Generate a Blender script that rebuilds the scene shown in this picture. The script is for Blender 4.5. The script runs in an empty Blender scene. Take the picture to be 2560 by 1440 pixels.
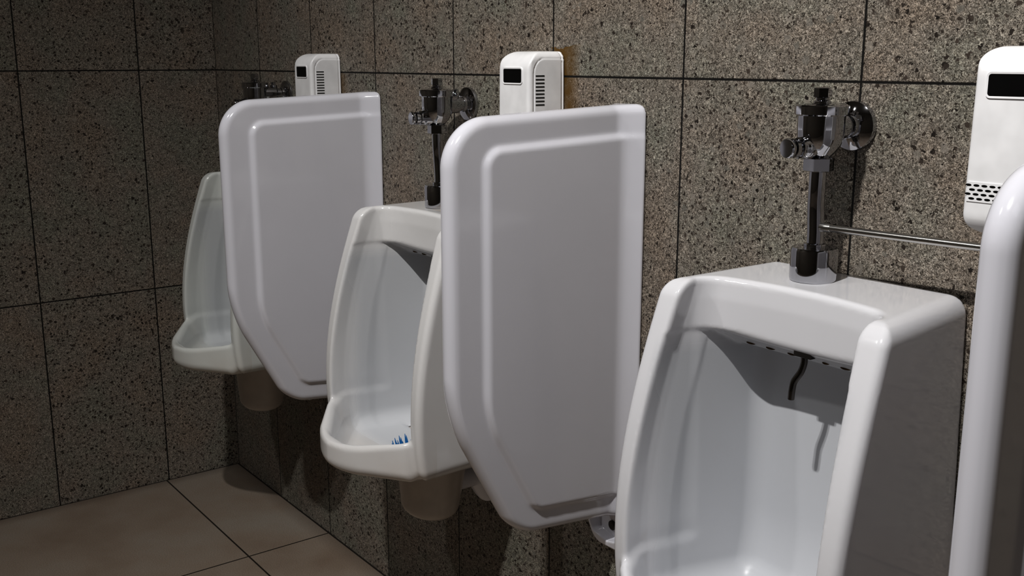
import bpy, bmesh, math, random
import numpy as np
from mathutils import Vector, Matrix

random.seed(7)
scn = bpy.context.scene
COL = scn.collection
PI = math.pi

# ------------------------------------------------------------------ helpers
def link(o, parent=None):
    COL.objects.link(o)
    if parent is not None:
        o.parent = parent
    return o

def thing(name, label, cat, loc=(0, 0, 0), group=None):
    o = bpy.data.objects.new(name, None)
    o.empty_display_size = 0.05
    COL.objects.link(o)
    o.location = loc
    o['label'] = label
    o['category'] = cat
    if group:
        o['group'] = group
    return o

def mesh_obj(name, me, mat, parent=None, smooth=True, label=None):
    me.materials.clear()
    me.materials.append(mat)
    if smooth:
        me.polygons.foreach_set('use_smooth', [True] * len(me.polygons))
    o = bpy.data.objects.new(name, me)
    link(o, parent)
    if label:
        o['label'] = label
    return o

def bm_obj(name, bm, mat, parent=None, smooth=True, sharp=35, label=None):
    bmesh.ops.recalc_face_normals(bm, faces=bm.faces[:])
    me = bpy.data.meshes.new(name)
    bm.to_mesh(me)
    bm.free()
    o = mesh_obj(name, me, mat, parent, smooth, label)
    if smooth and sharp:
        me.set_sharp_from_angle(angle=math.radians(sharp))
    return o

def dup(root, label, loc):
    """copy a thing with its parts and sub-parts"""
    r = root.copy()
    COL.objects.link(r)
    r.location = loc
    r['label'] = label
    for ch in list(root.children):
        c = ch.copy()
        COL.objects.link(c)
        c.parent = r
        for g in list(ch.children):
            d = g.copy()
            COL.objects.link(d)
            d.parent = c
    return r

def basis(axis):
    a = Vector(axis).normalized()
    t = Vector((0, 0, 1)) if abs(a.z) < 0.9 else Vector((1, 0, 0))
    u = t.cross(a).normalized()
    v = a.cross(u)
    return a, u, v

def add_lathe(bm, prof, origin=(0, 0, 0), axis=(0, 0, 1), seg=40, phase=0.0):
    """prof: list of (r, h) along axis"""
    a, u, v = basis(axis)
    o = Vector(origin)
    rings = []
    for r, h in prof:
        if r < 1e-6:
            rings.append([bm.verts.new(o + a * h)])
        else:
            rings.append([bm.verts.new(o + a * h + (u * math.cos(phase + 2 * PI * i / seg) + v * math.sin(phase + 2 * PI * i / seg)) * r) for i in range(seg)])
    for A, B in zip(rings[:-1], rings[1:]):
        if len(A) == 1 and len(B) == 1:
            continue
        for i in range(seg):
            j = (i + 1) % seg
            if len(A) == 1:
                bm.faces.new((A[0], B[j], B[i]))
            elif len(B) == 1:
                bm.faces.new((A[i], A[j], B[0]))
            else:
                bm.faces.new((A[i], A[j], B[j], B[i]))
    for R in (rings[0], rings[-1]):
        if len(R) > 1:
            bm.faces.new(R)

def add_tube(bm, pts, r, seg=20):
    pts = [Vector(p) for p in pts]
    rings = []
    n = len(pts)
    u = None
    for i, p in enumerate(pts):
        t = (pts[min(i + 1, n - 1)] - pts[max(i - 1, 0)]).normalized()
        if u is None:
            _, u, _ = basis(t)
        u = (u - t * u.dot(t)).normalized()
        v = t.cross(u)
        rr = r[i] if isinstance(r, (list, tuple)) else r
        rings.append([bm.verts.new(p + (u * math.cos(2 * PI * k / seg) + v * math.sin(2 * PI * k / seg)) * rr) for k in range(seg)])
    for A, B in zip(rings[:-1], rings[1:]):
        for k in range(seg):
            j = (k + 1) % seg
            bm.faces.new((A[k], A[j], B[j], B[k]))
    bm.faces.new(rings[0])
    bm.faces.new(rings[-1])

def spline(pts, n=8):
    P = [Vector(p) for p in pts]
    P = [P[0] * 2 - P[1]] + P + [P[-1] * 2 - P[-2]]
    out = []
    for i in range(1, len(P) - 2):
        for k in range(n):
            t = k / n
            a, b, c, d = P[i - 1], P[i], P[i + 1], P[i + 2]
            out.append(0.5 * ((2 * b) + (c - a) * t + (2 * a - 5 * b + 4 * c - d) * t * t + (3 * b - a - 3 * c + d) * t ** 3))
    out.append(P[-2])
    return out

def add_box(bm, c, s, bevel=0.0, seg=3):
    r = bmesh.ops.create_cube(bm, size=1.0, matrix=Matrix.Translation(Vector(c)) @ Matrix.Diagonal((s[0], s[1], s[2], 1)))
    if bevel > 0:
        es = list({e for v in r['verts'] for e in v.link_edges})
        bmesh.ops.bevel(bm, geom=es, offset=bevel, segments=seg, affect='EDGES', profile=0.5)

def add_hex(bm, origin, axis, rad, h, phase=0.0, ch=0.0012, n=6):
    """chamfered hexagonal nut"""
    add_lathe(bm, [(rad - 2 * ch, 0), (rad, ch), (rad, h - ch), (rad - 2 * ch, h)], origin, axis, seg=n, phase=phase)

# ------------------------------------------------------------------ implicit-surface modeller
def rmax(a, b, r):
    return np.minimum(-r, np.maximum(a, b)) + np.sqrt(np.maximum(a + r, 0) ** 2 + np.maximum(b + r, 0) ** 2)

def rmin(a, b, r):
    return np.maximum(r, np.minimum(a, b)) - np.sqrt(np.maximum(r - a, 0) ** 2 + np.maximum(r - b, 0) ** 2)

def sstep(a, b, x):
    t = np.clip((x - a) / (b - a), 0, 1)
    return t * t * (3 - 2 * t)

def surface(name, f, lo, hi, h):
    n = [int(math.ceil((hi[i] - lo[i]) / h)) + 1 for i in range(3)]
    ax = [lo[i] + h * np.arange(n[i]) for i in range(3)]
    G = np.meshgrid(*ax, indexing='ij')
    V = f(*G)
    S = V < 0
    nx, ny, nz = n
    acc = np.zeros((nx - 1, ny - 1, nz - 1, 3))
    cnt = np.zeros((nx - 1, ny - 1, nz - 1))
    crossings = []
    def sl(d, k, m):
        return slice(k, m - 1 + k)
    for axis in range(3):
        A = [slice(None)] * 3
        B = [slice(None)] * 3
        A[axis] = slice(0, n[axis] - 1)
        B[axis] = slice(1, n[axis])
        va, vb = V[tuple(A)], V[tuple(B)]
        m = S[tuple(A)] != S[tuple(B)]
        t = np.where(m, va / np.where(m, va - vb, 1), 0)
        o1, o2 = [i for i in range(3) if i != axis]
        for i in (0, 1):
            for j in (0, 1):
                q = [slice(None)] * 3
                q[o1] = slice(i, n[o1] - 1 + i)
                q[o2] = slice(j, n[o2] - 1 + j)
                mm, tt = m[tuple(q)], t[tuple(q)]
                acc[..., axis] += np.where(mm, tt, 0)
                acc[..., o1] += np.where(mm, i, 0)
                acc[..., o2] += np.where(mm, j, 0)
                cnt += mm
        crossings.append(m)
    act = cnt > 0
    idx = -np.ones(act.shape, int)
    idx[act] = np.arange(act.sum())
    ijk = np.argwhere(act)
    P = np.array(lo) + h * (ijk + acc[act] / cnt[act][:, None])
    quads = []
    for axis in range(3):
        m = crossings[axis]
        o1, o2 = (axis + 1) % 3, (axis + 2) % 3
        e = np.argwhere(m)
        ok = (e[:, o1] > 0) & (e[:, o2] > 0) & (e[:, o1] < n[o1] - 1) & (e[:, o2] < n[o2] - 1)
        e = e[ok]
        s = S[tuple(e.T)]
        def c(d1, d2):
            q = e.copy()
            q[:, o1] -= d1
            q[:, o2] -= d2
            return idx[tuple(q.T)]
        Q = np.stack([c(1, 1), c(0, 1), c(0, 0), c(1, 0)], 1)
        Q[~s] = Q[~s][:, ::-1]
        quads.append(Q)
    Q = np.concatenate(quads)
    eps = h * 0.15
    for it in range(4):
        v0 = f(P[:, 0], P[:, 1], P[:, 2])
        g = np.stack([(f(*(P + eps * np.eye(3)[k]).T) - f(*(P - eps * np.eye(3)[k]).T)) / (2 * eps) for k in range(3)], 1)
        gl = np.maximum((g * g).sum(1), 0.05)
        step = -(v0 / gl)[:, None] * g
        L = np.linalg.norm(step, axis=1)
        step *= np.minimum(1, h * 0.5 / np.maximum(L, 1e-9))[:, None]
        P = P + step * 0.9
    me = bpy.data.meshes.new(name)
    me.vertices.add(len(P))
    me.vertices.foreach_set('co', P.astype(np.float32).ravel())
    me.loops.add(Q.size)
    me.loops.foreach_set('vertex_index', Q.astype(np.int32).ravel())
    me.polygons.add(len(Q))
    me.polygons.foreach_set('loop_start', np.arange(0, Q.size, 4, dtype=np.int32))
    me.update(calc_edges=True)
    me.validate()
    return me

# ------------------------------------------------------------------ materials
def new_mat(name):
    m = bpy.data.materials.new(name)
    m.use_nodes = True
    nt = m.node_tree
    b = nt.nodes['Principled BSDF']
    return m, nt, b

class NB:
    """tiny node builder"""
    def __init__(s, nt):
        s.nt = nt
    def n(s, t, **kw):
        x = s.nt.nodes.new(t)
        for k, v in kw.items():
            setattr(x, k, v)
        return x
    def l(s, a, b):
        s.nt.links.new(a, b)
    def val(s, sock, v):
        if isinstance(v, (int, float, tuple)):
            sock.default_value = v
        else:
            s.l(v, sock)
    def math(s, op, a, b=0.0, c=None, clamp=False):
        x = s.n('ShaderNodeMath', operation=op)
        x.use_clamp = clamp
        s.val(x.inputs[0], a)
        s.val(x.inputs[1], b)
        if c is not None:
            s.val(x.inputs[2], c)
        return x.outputs[0]
    def ramp(s, fac, stops, interp='LINEAR'):
        x = s.n('ShaderNodeValToRGB')
        x.color_ramp.interpolation = interp
        e = x.color_ramp.elements
        while len(e) < len(stops):
            e.new(0.5)
        for el, (p, c) in zip(e, stops):
            el.position = p
            el.color = c if len(c) == 4 else (*c, 1)
        s.l(fac, x.inputs[0])
        return x.outputs[0]
    def mix(s, fac, a, b, mode='MIX'):
        x = s.n('ShaderNodeMix', data_type='RGBA', blend_type=mode)
        s.val(x.inputs[0], fac)
        s.val(x.inputs[6], a if not isinstance(a, tuple) or len(a) == 4 else (*a, 1))
        s.val(x.inputs[7], b if not isinstance(b, tuple) or len(b) == 4 else (*b, 1))
        return x.outputs[2]
    def noise(s, vec, scale, detail=2.0, rough=0.5, dist=0.0):
        x = s.n('ShaderNodeTexNoise')
        s.l(vec, x.inputs['Vector'])
        x.inputs['Scale'].default_value = scale
        x.inputs['Detail'].default_value = detail
        x.inputs['Roughness'].default_value = rough
        x.inputs['Distortion'].default_value = dist
        return x
    def voro(s, vec, scale, feature='F1', rnd=1.0):
        x = s.n('ShaderNodeTexVoronoi', feature=feature)
        s.l(vec, x.inputs['Vector'])
        x.inputs['Scale'].default_value = scale
        x.inputs['Randomness'].default_value = rnd
        return x

def grid_line(nb, coord, off, pitch, halfw):
    """1 on grout lines"""
    a = nb.math('DIVIDE', nb.math('SUBTRACT', coord, off), pitch)
    fr = nb.math('SUBTRACT', a, nb.math('FLOOR', a))
    d = nb.math('MULTIPLY', nb.math('SUBTRACT', 0.5, nb.math('ABSOLUTE', nb.math('SUBTRACT', fr, 0.5))), pitch)
    return nb.math('SUBTRACT', 1.0, nb.math('SMOOTH_MIN', 1.0, nb.math('DIVIDE', nb.math('MAXIMUM', nb.math('SUBTRACT', d, halfw * 0.6), 0.0), halfw * 0.6), 0.3), clamp=True), nb.math('FLOOR', a)

def granite(name, uaxis, uoff, upitch, zoff, zpitch, stains=(), gain=1.28):
    m, nt, b = new_mat(name)
    nb = NB(nt)
    geo = nb.n('ShaderNodeNewGeometry')
    pos = geo.outputs['Position']
    sep = nb.n('ShaderNodeSeparateXYZ')
    nb.l(pos, sep.inputs[0])
    U = sep.outputs[uaxis]
    Z = sep.outputs[2]
    gu, iu = grid_line(nb, U, uoff, upitch, 0.0019)
    gz, iz = grid_line(nb, Z, zoff, zpitch, 0.0019)
    grout = nb.math('MAXIMUM', gu, gz)
    # per-tile offset
    comb = nb.n('ShaderNodeCombineXYZ')
    nb.l(iu, comb.inputs[0])
    nb.l(iz, comb.inputs[1])
    wn = nb.n('ShaderNodeTexWhiteNoise', noise_dimensions='3D')
    nb.l(comb.outputs[0], wn.inputs['Vector'])
    off = nb.n('ShaderNodeVectorMath', operation='MULTIPLY_ADD')
    nb.l(wn.outputs['Color'], off.inputs[0])
    off.inputs[1].default_value = (3, 3, 3)
    nb.l(pos, off.inputs[2])
    P = off.outputs[0]
    # warped coordinates so chips get jagged outlines
    wv = nb.noise(P, 210, 2)
    wadd = nb.n('ShaderNodeVectorMath', operation='MULTIPLY_ADD')
    nb.l(wv.outputs['Color'], wadd.inputs[0])
    wadd.inputs[1].default_value = (0.0095, 0.0095, 0.0095)
    nb.l(P, wadd.inputs[2])
    W = wadd.outputs[0]
    big = nb.noise(P, 8, 3)
    fine = nb.voro(W, 420)
    fsep = nb.n('ShaderNodeSeparateColor')
    nb.l(fine.outputs['Color'], fsep.inputs[0])
    squig = nb.noise(P, 330, 3, 0.6, 2.2)
    base = nb.ramp(squig.outputs['Fac'], [(0.36, (0.022, 0.018, 0.014)), (0.44, (0.095, 0.083, 0.069)), (0.52, (0.185, 0.167, 0.145)), (0.66, (0.36, 0.335, 0.30))])
    tint = nb.ramp(big.outputs['Fac'], [(0.34, (0.93, 1.01, 0.99)), (0.5, (1.0, 1.0, 1.0)), (0.66, (1.05, 0.985, 0.945))])
    base = nb.mix(1.0, base, tint, 'MULTIPLY')
    grain = nb.ramp(fsep.outputs[0], [(0.0, (0.50, 0.49, 0.48)), (0.5, (0.95, 0.95, 0.95)), (1.0, (1.45, 1.43, 1.40))])
    base = nb.mix(0.85, base, grain, 'MULTIPLY')
    # small and larger dark angular chips
    c1 = nb.voro(W, 150)
    s1 = nb.n('ShaderNodeSeparateColor')
    nb.l(c1.outputs['Color'], s1.inputs[0])
    rad1 = nb.math('MULTIPLY', s1.outputs[1], 0.50)
    pick1 = nb.math('GREATER_THAN', s1.outputs[0], 0.50)
    m1 = nb.math('MULTIPLY', nb.math('LESS_THAN', c1.outputs['Distance'], rad1), pick1)
    dark = nb.mix(s1.outputs[2], (0.012, 0.009, 0.007), (0.055, 0.043, 0.035))
    c2 = nb.voro(W, 62)
    s2 = nb.n('ShaderNodeSeparateColor')
    nb.l(c2.outputs['Color'], s2.inputs[0])
    m2 = nb.math('MULTIPLY', nb.math('LESS_THAN', c2.outputs['Distance'], nb.math('MULTIPLY', s2.outputs[1], 0.42)), nb.math('GREATER_THAN', s2.outputs[0], 0.70))
    chip = nb.mix(s2.outputs[2], (0.24, 0.22, 0.195), (0.10, 0.10, 0.09))
    col = nb.mix(nb.math('MULTIPLY', m2, 0.6), base, chip)
    col = nb.mix(m1, col, dark)
    c3 = nb.voro(W, 75)
    s3 = nb.n('ShaderNodeSeparateColor')
    nb.l(c3.outputs['Color'], s3.inputs[0])
    m3 = nb.math('MULTIPLY', nb.math('LESS_THAN', c3.outputs['Distance'], nb.math('MULTIPLY', s3.outputs[1], 0.36)), nb.math('GREATER_THAN', s3.outputs[0], 0.80))
    col = nb.mix(m3, col, dark)
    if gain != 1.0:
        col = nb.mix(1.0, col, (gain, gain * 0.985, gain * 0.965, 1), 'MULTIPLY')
    # rusty water stains beside the dispensers
    for (u0, u1, z0, z1, amt) in stains:
        nz = nb.noise(P, 45, 3)
        wob = nb.math('MULTIPLY', nb.math('SUBTRACT', nz.outputs['Fac'], 0.5), 0.03)
        uu = nb.math('ADD', U, wob)
        mu = nb.math('MULTIPLY', nb.math('LESS_THAN', uu, u1), nb.math('GREATER_THAN', uu, u0))
        fade = nb.math('DIVIDE', nb.math('SUBTRACT', u1 + 0.004, uu), 0.028, clamp=True)
        zz = nb.math('ADD', Z, wob)
        mz = nb.math('MULTIPLY', nb.math('LESS_THAN', zz, z1), nb.math('GREATER_THAN', zz, z0))
        k = nb.math('MULTIPLY', nb.math('MULTIPLY', mu, mz), nb.math('MULTIPLY', nb.math('MULTIPLY', fade, amt), nb.math('MULTIPLY', nz.outputs['Fac'], 1.9)))
        col = nb.mix(k, col, (0.125, 0.070, 0.018, 1))
    col = nb.mix(grout, col, (0.008, 0.007, 0.006, 1))
    nb.l(col, b.inputs['Base Color'])
    b.inputs['Roughness'].default_value = 0.62
    b.inputs['Specular IOR Level'].default_value = 0.25
    bump = nb.n('ShaderNodeBump')
    bump.inputs['Strength'].default_value = 0.35
    bump.inputs['Distance'].default_value = 0.0012
    hgt = nb.math('SUBTRACT', nb.math('SUBTRACT', nb.math('MULTIPLY', squig.outputs['Fac'], 0.8), nb.math('MULTIPLY', m1, 0.5)), nb.math('MULTIPLY', grout, 2.0))
    nb.l(hgt, bump.inputs['Height'])
    nb.l(bump.outputs[0], b.inputs['Normal'])
    return m

def floor_mat():
    m, nt, b = new_mat('floor_tile')
    nb = NB(nt)
    geo = nb.n('ShaderNodeNewGeometry')
    pos = geo.outputs['Position']
    sep = nb.n('ShaderNodeSeparateXYZ')
    nb.l(pos, sep.inputs[0])
    gx, ix = grid_line(nb, sep.outputs[0], 0.5994, 0.60, 0.0024)
    gy, iy = grid_line(nb, sep.outputs[1], -0.2216, 0.60, 0.0024)
    grout = nb.math('MAXIMUM', gx, gy)
    cloud = nb.noise(pos, 3.2, 4, 0.55)
    speck = nb.noise(pos, 420, 2, 0.7)
    col = nb.ramp(cloud.outputs['Fac'], [(0.3, (0.235, 0.180, 0.137)), (0.5, (0.290, 0.237, 0.190)), (0.7, (0.315, 0.277, 0.235))])
    sp = nb.ramp(speck.outputs['Fac'], [(0.3, (0.6, 0.58, 0.55)), (0.5, (1, 1, 1)), (0.72, (1.3, 1.28, 1.25))])
    col = nb.mix(0.75, col, sp, 'MULTIPLY')
    # darker brown where floor meets the walls
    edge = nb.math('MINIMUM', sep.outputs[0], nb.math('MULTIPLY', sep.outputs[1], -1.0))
    near_wall = nb.math('SUBTRACT', 1.0, nb.math('DIVIDE', edge, 0.05), clamp=True)
    col = nb.mix(nb.math('MULTIPLY', near_wall, 0.45), col, (0.06, 0.045, 0.035, 1))
    gap = nb.math('LESS_THAN', edge, 0.005)
    grout = nb.math('MAXIMUM', grout, gap)
    col = nb.mix(grout, col, (0.018, 0.014, 0.011, 1))
    nb.l(col, b.inputs['Base Color'])
    b.inputs['Roughness'].default_value = 0.55
    b.inputs['Specular IOR Level'].default_value = 0.3
    bump = nb.n('ShaderNodeBump')
    bump.inputs['Strength'].default_value = 0.25
    bump.inputs['Distance'].default_value = 0.001
    nb.l(nb.math('SUBTRACT', nb.math('MULTIPLY', speck.outputs['Fac'], 0.3), nb.math('MULTIPLY', grout, 2.0)), bump.inputs['Height'])
    nb.l(bump.outputs[0], b.inputs['Normal'])
    return m

def porcelain(name, col=(0.72, 0.72, 0.745), stain=0.0, warm=False, basin=True):
    m, nt, b = new_mat(name)
    nb = NB(nt)
    tc = nb.n('ShaderNodeTexCoord')
    P = tc.outputs['Object']
    n1 = nb.noise(P, 6, 3)
    c = nb.ramp(n1.outputs['Fac'], [(0.3, tuple(x * 0.965 for x in col)), (0.7, col)])
    if warm:
        n2 = nb.noise(P, 14, 3)
        sep = nb.n('ShaderNodeSeparateXYZ')
        nb.l(P, sep.inputs[0])
        # yellowed streaks down the middle of the basin back and a browner lower lip
        xx = nb.math('SUBTRACT', 1.0, nb.math('DIVIDE', nb.math('ABSOLUTE', nb.math('SUBTRACT', sep.outputs[0], 0.02)), 0.075), clamp=True)
        inside = nb.math('GREATER_THAN', sep.outputs[1], -0.10)
        k = nb.math('MULTIPLY', nb.math('MULTIPLY', xx, inside), nb.math('MULTIPLY', n2.outputs['Fac'], stain))
        c = nb.mix(k, c, (0.42, 0.31, 0.19, 1))
        low = nb.math('SUBTRACT', 1.0, nb.math('DIVIDE', nb.math('SUBTRACT', sep.outputs[2], 0.485), 0.09), clamp=True)
        outl = nb.math('LESS_THAN', sep.outputs[1], -0.22)
        k2 = nb.math('MULTIPLY', nb.math('MULTIPLY', low, outl), nb.math('MULTIPLY', n2.outputs['Fac'], 0.55))
        c = nb.mix(k2, c, (0.50, 0.43, 0.36, 1))
    # limescale dulls the basin gloss; interior shade painted in as darker, cooler colour
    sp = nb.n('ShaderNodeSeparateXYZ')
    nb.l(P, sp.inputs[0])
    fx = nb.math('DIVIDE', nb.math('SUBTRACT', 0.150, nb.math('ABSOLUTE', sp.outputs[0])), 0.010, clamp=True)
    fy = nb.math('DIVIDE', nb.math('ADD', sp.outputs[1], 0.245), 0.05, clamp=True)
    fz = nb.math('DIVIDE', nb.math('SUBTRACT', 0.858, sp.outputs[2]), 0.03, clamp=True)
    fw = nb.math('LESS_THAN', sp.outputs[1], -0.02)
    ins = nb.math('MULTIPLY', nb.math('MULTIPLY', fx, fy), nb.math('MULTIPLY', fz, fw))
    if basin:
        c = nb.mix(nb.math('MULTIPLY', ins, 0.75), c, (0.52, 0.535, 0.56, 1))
    nb.l(c, b.inputs['Base Color'])
    b.inputs['Roughness'].default_value = 0.13
    if basin:
        nb.l(nb.math('MULTIPLY_ADD', ins, 0.25, 0.13), b.inputs['Roughness'])
        nb.l(nb.math('MULTIPLY_ADD', ins, -0.3, 0.3), b.inputs['Coat Weight'])
    b.inputs['IOR'].default_value = 1.5
    b.inputs['Coat Weight'].default_value = 0.3
    b.inputs['Coat Roughness'].default_value = 0.05
    return m

def plain(name, col, rough=0.4, metal=0.0, spec=0.5, nscale=30, var=0.06, emit=None):
    m, nt, b = new_mat(name)
    nb = NB(nt)
    tc = nb.n('ShaderNodeTexCoord')
    n1 = nb.noise(tc.outputs['Object'], nscale, 2)
    c = nb.ramp(n1.outputs['Fac'], [(0.3, tuple(x * (1 - var) for x in col)), (0.7, tuple(x * (1 + var) for x in col))])
    nb.l(c, b.inputs['Base Color'])
    b.inputs['Roughness'].default_value = rough
    b.inputs['Metallic'].default_value = metal
    b.inputs['Specular IOR Level'].default_value = spec
    return m

STAINS = [(1.500, 1.572, 1.06, 1.222, 0.95), (0.715, 0.778, 1.06, 1.17, 0.55)]
M_wall = granite('granite_wall_tile', 0, 0.6039, 0.30, 1.1722, 0.60, stains=STAINS)
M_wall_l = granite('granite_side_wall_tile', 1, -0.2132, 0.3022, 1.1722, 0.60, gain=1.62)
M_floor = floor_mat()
M_ceil = plain('painted_ceiling', (0.30, 0.29, 0.28), 0.8)
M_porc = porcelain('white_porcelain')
M_panel = porcelain('panel_porcelain', (0.70, 0.70, 0.75), basin=False)
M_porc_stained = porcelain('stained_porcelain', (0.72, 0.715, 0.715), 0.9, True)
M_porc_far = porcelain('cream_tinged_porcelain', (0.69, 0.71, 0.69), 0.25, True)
M_chrome = plain('chrome', (0.46, 0.46, 0.48), 0.06, 1.0)
M_steel = plain('brushed_steel', (0.55, 0.54, 0.52), 0.25, 1.0)
M_plastic = plain('white_plastic', (0.86, 0.86, 0.87), 0.33)
M_black = plain('black_glass', (0.004, 0.004, 0.004), 0.35, spec=0.2)
M_slot = plain('dark_slot', (0.03, 0.03, 0.028), 0.7, spec=0.1)
M_dark = plain('dark_metal', (0.035, 0.030, 0.027), 0.4, 0.6)
M_nozzle = plain('tarnished_chrome', (0.16, 0.145, 0.135), 0.16, 1.0)
M_rust = plain('rusty_hole', (0.07, 0.042, 0.018), 0.8, spec=0.1, nscale=120, var=0.5)
M_drain = plain('drain_porcelain', (0.50, 0.45, 0.40), 0.25)
M_blue = plain('blue_rubber', (0.01, 0.16, 0.42), 0.45)

# ------------------------------------------------------------------ room shell
def slab(name, lo, hi, mat):
    bm = bmesh.new()
    add_box(bm, [(a + b) / 2 for a, b in zip(lo, hi)], [b - a for a, b in zip(lo, hi)])
    o = bm_obj(name, bm, mat, smooth=False)
    o['kind'] = 'structure'
    return o

RX, RY, RZ = 5.2, -2.9, 2.95
slab('wall_back', (-0.1, 0, -0.1), (RX + 0.1, 0.1, RZ + 0.1), M_wall)
slab('wall_left', (-0.1, RY - 0.1, -0.1), (0, 0, RZ + 0.1), M_wall_l)
slab('wall_right', (RX, RY - 0.1, -0.1), (RX + 0.1, 0, RZ + 0.1), M_wall_l)
slab('wall_front', (0, RY - 0.1, -0.1), (RX, RY, RZ + 0.1), M_wall)
slab('floor', (0, RY, -0.1), (RX, 0, 0), M_floor)
slab('ceiling', (0, RY, RZ), (RX, 0, RZ + 0.1), M_ceil)

# ------------------------------------------------------------------ urinal
ZF = np.array([0.40, 0.47, 0.53, 0.59, 0.65, 0.72, 0.81, 0.87, 0.93, 1.0])
YF = np.array([0.222, 0.243, 0.255, 0.258, 0.254, 0.244, 0.223, 0.204, 0.183, 0.158])
PF = np.polyfit(ZF, YF, 5)
def rim_w(s):
    """half width of the front opening, s = depth behind the rim face"""
    return np.interp(s, [-0.10, 0.0, 0.030, 0.042, 0.075], [0.1425, 0.1425, 0.1460, 0.1445, 0.1375])

def urinal_sdf(x, y, z):
    X, Y, Z = x, -y, z
    aX = np.sqrt(X * X + 1e-8)
    t = np.clip((0.93 - Z) / 0.35, 0, 1.1)
    hw = 0.146 + 0.012 * t + (0.115 - 0.06 * t) * np.clip(Y, 0, 0.3)
    F = np.polyval(PF, np.clip(Z, 0.42, 0.98))
    d_side = aX - hw
    d_front = (Y - F) * 0.97
    d_top = Z - (0.932 - 0.03 * Y)
    d_bot = 0.487 - Z - 0.03 * np.clip(0.1 - Y, 0, 0.1)
    d_back = 0.0015 - Y
    body = rmax(d_side, d_front, 0.012)
    body = rmax(body, d_top, 0.022)
    # recess between the side rims (front face of the lintel)
    W = rim_w(F - Y) - 0.11 * np.clip(Z - 0.57, 0, 0.36) ** 2
    lin = 0.122 + 0.020 * np.minimum(aX / 0.14, 1.2) ** 2 - 0.10 * np.clip(Z - 0.9, 0, 0.1)
    rec = rmax((lin - Y) * 0.97, aX - W, 0.020)
    body = rmax(body, -rec, 0.007)
    body = rmax(body, d_bot, 0.026)
    # lip: five-sided plan with a blunt nose
    l_front = rmax(Y - 0.342, (Y - 0.342 + 0.74 * (aX - 0.043)) * 0.804, 0.030)
    l_top = (Z - (0.540 + 0.30 * np.clip(0.330 - Y, 0, 0.1))) * 0.96
    l_bot = (0.484 + 0.03 * np.clip(Y - 0.22, 0, 0.2) - Z)
    lip = rmax(l_front, (aX - 0.152), 0.012)
    lip = rmax(lip, l_top, 0.008)
    lip = rmax(lip, l_bot, 0.022)
    lip = np.maximum(lip, 0.12 - Y)
    body = rmin(body, lip, 0.008)
    # basin cavity
    wi = np.interp(Y, [0.0, 0.047, 0.165, 0.21, 0.24, 0.40], [0.095, 0.1065, 0.1375, 0.1450, 0.1425, 0.1425])
    wi = np.minimum(wi, W)
    bowl = np.clip((0.60 - Z) / 0.09, 0, 1)
    c_side = (aX - wi) * 0.97
    c_back = 0.047 + 0.012 * bowl ** 2 - Y
    c_front = l_front + 0.030 - 0.5 * np.clip(Z - 0.525, 0, 0.3)
    c_bot = 0.497 - Z
    c_top = (Z - (0.858 - 0.55 * np.clip(0.128 - Y, 0, 0.042))) * 0.9
    cav = rmax(c_side, c_back, 0.022)
    cav = rmax(cav, c_front, 0.020)
    cav = rmax(cav, c_bot, 0.032)
    cav = rmax(cav, c_top, 0.003)
    body = rmax(body, -cav, 0.006 + 0.007 * (1 - sstep(0.555, 0.60, Z)))
    body = rmax(body, d_back, 0.003)
    return body

urinal_me = surface('urinal_bowl', urinal_sdf, (-0.19, -0.376, 0.462), (0.19, 0.006, 0.95), 0.0032)

def drain_sdf(x, y, z):
    X, Y, Z = x, -y, z
    t = np.clip((0.50 - Z) / 0.17, 0, 1)
    rx = 0.086 - 0.026 * t
    yb = 0.055 + 0.03 * t
    yfr = 0.190 - 0.012 * t
    cy, ry = (yb + yfr) / 2, (yfr - yb) / 2
    d = (np.sqrt((X / rx) ** 2 + ((Y - cy) / ry) ** 2) - 1) * np.minimum(rx, ry)
    d = rmax(d, 0.347 - Z, 0.022)
    return np.maximum(d, Z - 0.494)

drain_me = surface('drain_outlet', drain_sdf, (-0.10, -0.21, 0.337), (0.10, -0.03, 0.500), 0.004)

def make_urinal(name, loc, label, mat, nozzle=False):
    t = thing(name, label, 'urinal', loc, 'wall-hung urinals')
    me = urinal_me.copy()
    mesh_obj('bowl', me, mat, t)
    d = mesh_obj('drain_outlet', drain_me.copy(), M_drain, t)
    bm = bmesh.new()
    add_lathe(bm, [(0.0, 0.001), (0.056, 0.001), (0.058, 0.006), (0.040, 0.014), (0.022, 0.018), (0.022, 0.075), (0.0, 0.075)], (-0.002, 0, 0.398), (0, -1, 0), 40)
    bm_obj('wall_escutcheon', bm, M_panel, d)
    for k, hx in enumerate((-0.088, -0.056, -0.022, 0.028, 0.056, 0.086)):
        bm = bmesh.new()
        a = 0.0075 if k != 3 else 0.005
        add_lathe(bm, [(0.0, 0.0012), (0.004, 0.001), (0.0058, 0.0), (0.0058, -0.003), (0, -0.003)], (0, 0, 0), (0, 0, -1), 20)
        bmesh.ops.scale(bm, vec=(a / 0.0058, 0.8, 1), verts=bm.verts[:])
        bmesh.ops.translate(bm, vec=(hx, -0.096, 0.8408), verts=bm.verts[:])
        bm_obj('flush_hole', bm, M_rust, t, label='rust-stained flush hole')
    if nozzle:
        bm = bmesh.new()
        add_box(bm, (0.009, -0.113, 0.851), (0.026, 0.012, 0.008), 0.0015)
        n = bm_obj('nozzle_mount', bm, M_dark, t, label='dark metal mount')
        bm = bmesh.new()
        add_tube(bm, spline([(0.008, -0.113, 0.850), (0.0085, -0.113, 0.840), (0.006, -0.115, 0.828), (0.001, -0.120, 0.816), (0.000, -0.122, 0.806), (-0.001, -0.122, 0.793)], 8), 0.0042, 18)
        bm_obj('spray_tube', bm, M_nozzle, n, label='bent dark metal tube')
    return t

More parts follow.
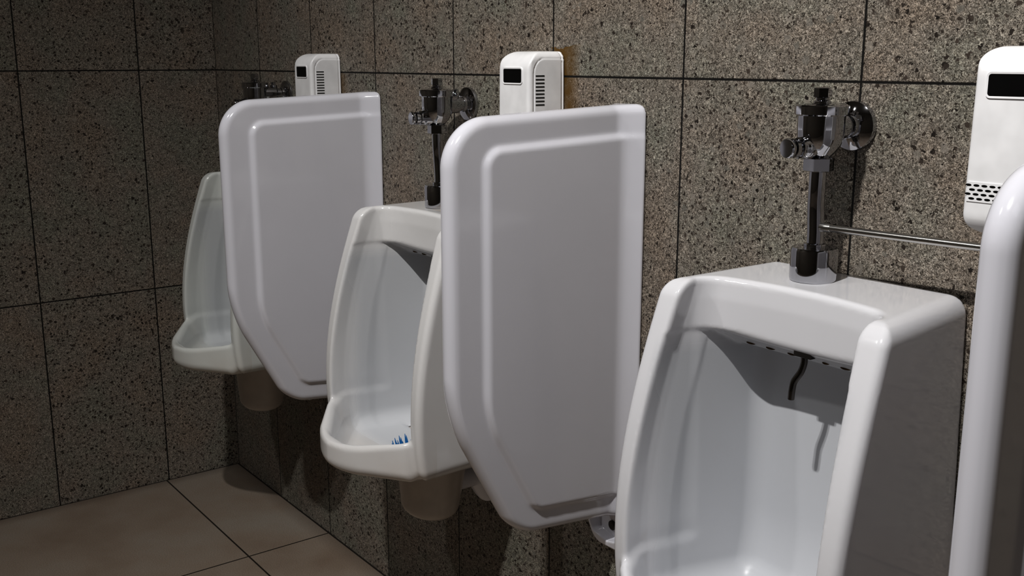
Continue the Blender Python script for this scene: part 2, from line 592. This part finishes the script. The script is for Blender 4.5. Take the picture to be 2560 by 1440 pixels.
UX = {'A': 0.512, 'B': 1.298, 'C': 2.122}
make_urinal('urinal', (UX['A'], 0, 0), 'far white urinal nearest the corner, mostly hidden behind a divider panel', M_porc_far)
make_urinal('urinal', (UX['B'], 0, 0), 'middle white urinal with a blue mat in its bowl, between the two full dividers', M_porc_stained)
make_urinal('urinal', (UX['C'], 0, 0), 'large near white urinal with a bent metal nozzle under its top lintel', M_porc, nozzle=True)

# ------------------------------------------------------------------ divider panels
def divider_2d(Y, Z, inset=0.0, rt=0.069, rb=0.030, rc=0.036, top=0.0, front=0.0, bev=0.0, bot=0.0):
    e_top = (Z - (1.1335 - 0.040 * Y - top)) * 0.999
    e_front = Y - (0.346 - front)
    n = math.hypot(0.215, 0.118)
    e_bev = ((Y - 0.346) * 0.215 - (Z - 0.692) * 0.118) / n + bev
    e_bot = (0.456 + 0.105 * Y - Z) * 0.994 + bot
    d = rmax(e_top, e_front, rt)
    q = rmax(e_bev, e_bot, rc)
    return rmax(d, q, rb)

def divider_sdf(x, y, z):
    X, Y, Z = x, -y, z
    aX = np.sqrt(X * X + 1e-9)
    d2 = divider_2d(Y, Z)
    inner = divider_2d(Y, Z, rt=0.028, rb=0.02, rc=0.015, top=0.044, front=0.058, bev=0.046, bot=0.040)
    raised = 0.0080 * (1 - sstep(-0.008, 0.005, inner))
    u = np.clip(0.042 - Y, 0, 0.05)
    flare = 0.84 * (u - 0.008 * (1 - np.exp(-u / 0.008)))
    th = 0.0160 - rmin(-raised, -flare, 0.003) - 0.0008
    d = rmax((aX - th) * 0.85, d2, 0.0145)
    return rmax(d, 0.0015 - Y, 0.004)

divider_me = surface('divider_panel', divider_sdf, (-0.056, -0.374, 0.445), (0.056, 0.006, 1.148), 0.0032)

def lug_sdf(x, y, z):
    X, Y, Z = x, -y, z
    t = np.clip((0.47 - Z) / 0.09, 0, 1)
    hw = 0.048 - 0.022 * t ** 1.6
    d = rmax(np.abs(X) - hw, 0.399 - Z, 0.018)
    d = np.maximum(d, Z - 0.485)
    yo = 0.040 - 0.016 * t
    d = rmax(d, Y - yo, 0.004)
    rec = rmax(np.abs(X + 0.004) - (hw - 0.009), 0.411 + 0.25 * np.abs(X) - Z, 0.006)
    rec = np.maximum(rec, 0.010 - Y)
    d = rmax(d, -rec, 0.002)
    return rmax(d, 0.0015 - Y, 0.002)

lug_me = surface('mounting_lug', lug_sdf, (-0.06, -0.05, 0.376), (0.06, 0.006, 0.49), 0.002)

def make_divider(loc, label):
    t = thing('urinal_divider', label, 'divider', loc, 'porcelain urinal dividers')
    mesh_obj('panel', divider_me.copy(), M_panel, t)
    lg = mesh_obj('mounting_lug', lug_me.copy(), M_panel, t)
    bm = bmesh.new()
    add_lathe(bm, [(0, 0.009), (0.0085, 0.009), (0.0085, 0.0125), (0.006, 0.0140), (0, 0.0135)], (-0.005, 0, 0.432), (0, -1, 0), 20)
    bm_obj('screw', bm, M_dark, lg, label='dark screw head')
    return t

make_divider((0.886, 0, 0), 'far white porcelain divider panel, beside the far urinal by the corner')
make_divider((1.691, 0, 0), 'large white porcelain divider panel in the centre, left of the near urinal')
make_divider((2.475, 0, 0), 'white porcelain divider panel cut off by the right edge of the photo')

# ------------------------------------------------------------------ flush valves
def make_valve(name, loc, fx, label, lean=0.0):
    """loc = axis of the supply pipe; fx = flange offset in x"""
    t = thing(name, label, 'flush valve', loc, 'chrome flush valves')
    Y0 = loc[1]
    bm = bmesh.new()
    add_lathe(bm, [(0.0, 0.930), (0.0282, 0.930), (0.0290, 0.933), (0.0290, 0.968), (0.0276, 0.9715), (0.012, 0.9725), (0, 0.9725)], seg=56)
    bm_obj('spud_cover', bm, M_chrome, t)
    bm = bmesh.new()
    add_lathe(bm, [(0.0, 0.970), (0.0135, 0.970), (0.0135, 0.976), (0.0105, 0.977), (0, 0.977)], seg=32)
    bm_obj('collar', bm, M_chrome, t)
    bm = bmesh.new()
    add_tube(bm, spline([(0, 0, 0.972), (0, 0, 0.99), (-0.001, -0.001, 1.02), (0.001, -0.004, 1.045), (0.002, -0.005, 1.075)], 8), 0.0104, 24)
    bm_obj('supply_pipe', bm, M_chrome, t)
    top = Vector((0.002, -0.005, 0))
    bm = bmesh.new()
    add_hex(bm, top + Vector((0, 0, 1.066)), (0, 0, 1), 0.0185, 0.017, phase=0.35)
    bm_obj('coupling_nut', bm, M_chrome, t)
    bm = bmesh.new()
    add_lathe(bm, [(0, 1.082), (0.0125, 1.082), (0.015, 1.085), (0.0205, 1.091), (0.0255, 1.099), (0.0278, 1.108), (0.0282, 1.118), (0.0282, 1.137), (0, 1.137)], top, seg=56)
    bm_obj('valve_body', bm, M_chrome, t)
    bm = bmesh.new()
    add_lathe(bm, [(0, 1.1335), (0.031, 1.1335), (0.0325, 1.135), (0.0325, 1.1445), (0.0312, 1.146), (0.012, 1.1485), (0, 1.1485)], top, seg=12, phase=0.1)
    cap = bm_obj('cap', bm, M_chrome, t)
    bm = bmesh.new()
    add_lathe(bm, [(0, 1.147), (0.0105, 1.147), (0.0105, 1.150), (0.008, 1.152), (0.008, 1.155), (0, 1.155)], top, seg=28)
    add_hex(bm, top + Vector((0, 0, 1.154)), (0, 0, 1), 0.0105, 0.013, phase=0.2)
    bm_obj('cap_nut', bm, M_chrome, cap)
    # push button, leans forward-left
    ax = Vector((-0.18, -1.0, 0.0)).normalized()
    o = top + Vector((0, 0, 1.0955)) + ax * 0.014
    bm = bmesh.new()
    add_lathe(bm, [(0, 0), (0.0140, 0), (0.0140, 0.012), (0.0128, 0.014), (0.0128, 0.020), (0.0100, 0.0205), (0.0100, 0.023), (0.0118, 0.024), (0.0118, 0.029), (0.0085, 0.030), (0.0085, 0.032), (0, 0.032)], o, ax, 36)
    bt = bm_obj('button_housing', bm, M_chrome, t)
    bm = bmesh.new()
    add_lathe(bm, [(0, 0.0315), (0.0113, 0.0315), (0.0120, 0.033), (0.0120, 0.037), (0.0110, 0.0385), (0, 0.0385)], o, ax, 36)
    bm_obj('push_button', bm, M_chrome, bt)
    # inlet to wall
    d = -Y0 - 0.005
    end = Vector((fx, -Y0 - 0.0005, 1.119))
    a0 = top + Vector((0.0, 0, 1.119))
    axv = (end - a0)
    Lh = axv.length
    bm = bmesh.new()
    add_lathe(bm, [(0, 0.01), (0.0165, 0.01), (0.0175, 0.026), (0.0165, Lh * 0.62), (0.0130, Lh * 0.66), (0.0130, Lh - 0.002), (0, Lh - 0.002)], a0, axv, 32)
    inl = bm_obj('inlet_pipe', bm, M_chrome, t)
    mid = a0 + axv * 0.58
    bm = bmesh.new()
    add_lathe(bm, [(0, 0.008), (0.0085, 0.008), (0.0085, 0.019), (0.0072, 0.021), (0, 0.021)], mid, (0, 0, 1), 24)
    add_hex(bm, mid + Vector((0, 0, 0.020)), (0, 0, 1), 0.0062, 0.008)
    bm_obj('stop_screw', bm, M_chrome, inl)
    bm = bmesh.new()
    add_lathe(bm, [(0, 0.0), (0.0308, 0.0), (0.0312, 0.003), (0.0300, 0.0065), (0.024, 0.0105), (0.0150, 0.0135), (0.0140, 0.018), (0, 0.018)], end, (0, -1, 0), 56)
    bm_obj('wall_flange', bm, M_chrome, t)
    return t

make_valve('flush_valve', (2.094, -0.058, 0), 0.006, 'chrome flush valve with push button on top of the near urinal')
make_valve('flush_valve', (1.255, -0.068, 0), 0.000, 'chrome flush valve above the middle urinal, partly behind the central divider')
make_valve('flush_valve', (0.452, -0.075, 0), 0.012, 'dark chrome flush valve top peeking over the far divider by the corner')

# thin rod running right from the near valve's pipe
t = thing('steel_rod', 'thin shiny steel rod running right from the near valve pipe', 'rod', (2.093, -0.058, 0))
bm = bmesh.new()
add_tube(bm, [(0.009, -0.001, 0.9975), (0.34, 0.006, 1.003), (0.3795, 0.007, 1.0035)], 0.0046, 20)
bm_obj('shaft', bm, M_steel, t)
bm = bmesh.new()
add_lathe(bm, [(0, 0), (0.0052, 0), (0.0056, 0.002), (0.0056, 0.013), (0.0050, 0.015), (0, 0.015)], (0.0085, -0.001, 0.9975), (1, 0.02, 0.015), 24)
bm_obj('end_ferrule', bm, M_steel, t)

# ------------------------------------------------------------------ air freshener dispensers
def fresh_sdf(x, y, z):
    X, Y, Z = x, -y, z
    aX = np.sqrt(X * X + 1e-9)
    hw = 0.0415 + 0.02 * np.clip(1.213 - Z, 0, 0.2) * 0.5
    d = rmax(aX - hw, Z - 1.2135, 0.016)
    d = rmax(d, 1.016 - Z, 0.024)
    fr = Y - 0.0765
    tb = np.maximum(Z - 1.2135, 1.016 - Z)
    prof = rmax(fr, Z - 1.2135, 0.036)
    prof = rmax(prof, 1.016 - Z, 0.026)
    d = rmax(d, fr, 0.008)
    d = rmax(d, prof, 0.002)
    # seam groove between front cover and side panel
    g = np.sqrt((aX - hw + 0.0005) ** 2 + (prof + 0.0115) ** 2) - 0.0012
    d = np.maximum(d, -g)
    # back-plate groove
    g2 = np.maximum(np.abs(Y - 0.006) - 0.0012, -(d + 0.0015))
    d = np.maximum(d, -g2)
    return np.maximum(d, 0.0015 - Y)

fresh_me = surface('dispenser_shell', fresh_sdf, (-0.052, -0.084, 1.008), (0.052, 0.004, 1.221), 0.0018)

def rounded_plate(bm, cx, cz, w, h, y0, y1, r=0.002, n=5):
    pts = []
    for sx, sz, a0 in ((1, 1, 0), (-1, 1, PI / 2), (-1, -1, PI), (1, -1, 1.5 * PI)):
        for k in range(n + 1):
            a = a0 + k / n * PI / 2
            pts.append((cx + sx * (w / 2 - r) + r * math.cos(a), cz + sz * (h / 2 - r) + r * math.sin(a)))
    A = [bm.verts.new((x, y0, z)) for x, z in pts]
    B = [bm.verts.new((x, y1, z)) for x, z in pts]
    bm.faces.new(A)
    bm.faces.new(B)
    for i in range(len(A)):
        j = (i + 1) % len(A)
        bm.faces.new((A[i], A[j], B[j], B[i]))

def frame_ring(bm, cx, cz, w, h, bw, y0, y1, r=0.003, n=5):
    def ring(w, h, r, y):
        pts = []
        for sx, sz, a0 in ((1, 1, 0), (-1, 1, PI / 2), (-1, -1, PI), (1, -1, 1.5 * PI)):
            for k in range(n + 1):
                a = a0 + k / n * PI / 2
                pts.append(bm.verts.new((cx + sx * (w / 2 - r) + r * math.cos(a), y, cz + sz * (h / 2 - r) + r * math.sin(a))))
        return pts
    R = [ring(w + 2 * bw, h + 2 * bw, r + bw, y0), ring(w + 1.4 * bw, h + 1.4 * bw, r + 0.7 * bw, y1), ring(w, h, r, y1 + 0.0003), ring(w, h, r, y0)]
    for A, B in zip(R, R[1:] + R[:1]):
        for i in range(len(A)):
            j = (i + 1) % len(A)
            bm.faces.new((A[i], A[j], B[j], B[i]))

def make_dispenser(loc, label, grille=True):
    t = thing('air_freshener_dispenser', label, 'air freshener', loc, 'white air freshener dispensers')
    mesh_obj('shell', fresh_me.copy(), M_plastic, t)
    # display window
    bm = bmesh.new()
    frame_ring(bm, -0.001, 1.1735, 0.049, 0.0225, 0.003, -0.0740, -0.0774)
    w = bm_obj('window_frame', bm, M_plastic, t, sharp=50)
    bm = bmesh.new()
    rounded_plate(bm, -0.001, 1.1735, 0.0495, 0.023, -0.0740, -0.0768)
    bm_obj('display_window', bm, M_black, w, smooth=False, label='black window')
    # louvre slots on both side faces
    for s in (-1, 1):
        bm = bmesh.new()
        for k in range(9):
            z = 1.1735 - k * 0.0058
            hx = 0.0415 + 0.01 * (1.2135 - z)
            add_box(bm, (s * (hx - 0.0007), -0.0525, z), (0.0022, 0.018, 0.0024))
        bm_obj('side_vent', bm, M_slot, t, smooth=False, label='column of dark vent slots')
    # lower front grille: staggered oval holes in a shallow panel
    bm = bmesh.new()
    rounded_plate(bm, 0, 1.0625, 0.076, 0.021, -0.0745, -0.07685, 0.001)
    g = bm_obj('grille_panel', bm, M_plastic, t, smooth=False)
    bm = bmesh.new()
    for r in range(4):
        for c in range(9):
            cx = -0.0365 + c * 0.0088 + (0.0044 if r % 2 else 0)
            if abs(cx) > 0.037:
                continue
            cz = 1.0695 - r * 0.0047
            vs = [bm.verts.new((cx + 0.0033 * math.copysign(abs(math.cos(a)) ** 0.9, math.cos(a)), -0.0771, cz + 0.00125 * math.sin(a))) for a in [2 * PI * k / 16 for k in range(16)]]
            bm.faces.new(vs)
    bm_obj('grille_holes', bm, M_black, g, smooth=False, label='dark oval holes')
    return t

make_dispenser((2.335, 0, 0), 'large white air freshener dispenser at the right edge, showing a grille')
make_dispenser((1.493, 0, 0), 'white air freshener dispenser standing over the central divider')
make_dispenser((0.708, 0, 0), 'far white air freshener dispenser over the far divider, beside the corner valve')

# ------------------------------------------------------------------ blue urinal mat in the middle urinal
t = thing('urinal_mat', 'blue bristled rubber mat lying in the bowl of the middle urinal', 'urinal mat', (UX['B'] + 0.066, -0.192, 0.5012))
bm = bmesh.new()
add_lathe(bm, [(0, 0), (0.045, 0), (0.047, 0.002), (0.045, 0.004), (0, 0.004)], seg=48)
bm_obj('mat_base', bm, M_blue, t)
bm = bmesh.new()
for r in (0.012, 0.024, 0.034, 0.043):
    n = int(r * 520)
    for k in range(n):
        a = 2 * PI * k / n + r * 40
        c = Vector((r * math.cos(a), r * math.sin(a), 0.003))
        add_lathe(bm, [(0.0022, 0), (0.0016, 0.012), (0.0005, 0.022), (0, 0.0225)], c, (0.25 * math.cos(a), 0.25 * math.sin(a), 1), 8)
br = bm_obj('bristles', bm, M_blue, t)
br['kind'] = 'stuff'

# ------------------------------------------------------------------ lights
def downlight(name, loc, energy, radius, color=(1, 0.985, 0.965), tilt=(0, 0, 0), size=130):
    l = bpy.data.lights.new(name, 'SPOT')
    l.energy = energy
    l.shadow_soft_size = radius
    l.color = color
    l.spot_size = math.radians(size)
    l.spot_blend = 1.0
    o = bpy.data.objects.new(name, l)
    COL.objects.link(o)
    o.location = loc
    o.rotation_euler = tilt
    return o

aim = Vector((2.25, -0.3, 1.40))
for lx in (2.31, 2.37):
    p = Vector((lx, -1.52, 2.86))
    q = (p - aim).to_track_quat('Z', 'Y').to_euler()
    downlight('ceiling_lamp', p, 104, 0.016, tilt=q, size=106)
downlight('far_fill_lamp', (0.95, -1.95, 2.88), 52, 0.05, size=150)  # unseen lamp added to lift the dark left wall and floor
al = bpy.data.lights.new('room_fill', 'AREA')  # unseen area light added as a soft cool fill
al.shape = 'RECTANGLE'
al.size = 1.6
al.size_y = 0.8
al.energy = 2.6
al.color = (0.92, 0.93, 1.0)
ao = bpy.data.objects.new('room_fill', al)
COL.objects.link(ao)
ao.location = (4.0, -1.7, 2.85)

w = bpy.data.worlds.new('world')
scn.world = w
w.use_nodes = True
w.node_tree.nodes['Background'].inputs[0].default_value = (0.05, 0.05, 0.055, 1)
w.node_tree.nodes['Background'].inputs[1].default_value = 0.3

# ------------------------------------------------------------------ camera
cam = bpy.data.cameras.new('camera')
cam.sensor_width = 36
cam.sensor_fit = 'HORIZONTAL'
cam.lens = 36 * 2603.94 / 2560
cam.clip_start = 0.02
co = bpy.data.objects.new('camera', cam)
COL.objects.link(co)
yaw, pitch = math.radians(53.1565), math.radians(-12.3179)
f = Vector((-math.cos(pitch) * math.sin(yaw), math.cos(pitch) * math.cos(yaw), math.sin(pitch)))
r = Vector((math.cos(yaw), math.sin(yaw), 0))
u = r.cross(f)
R = Matrix((r, u, -f)).transposed()
co.matrix_world = Matrix.Translation((2.8902, -1.125, 1.198)) @ R.to_4x4()
scn.camera = co

scn.view_settings.view_transform = 'Standard'
scn.view_settings.look = 'None'
scn.view_settings.exposure = 0.0
scn.view_settings.gamma = 0.82
scn.view_settings.exposure = 0.25
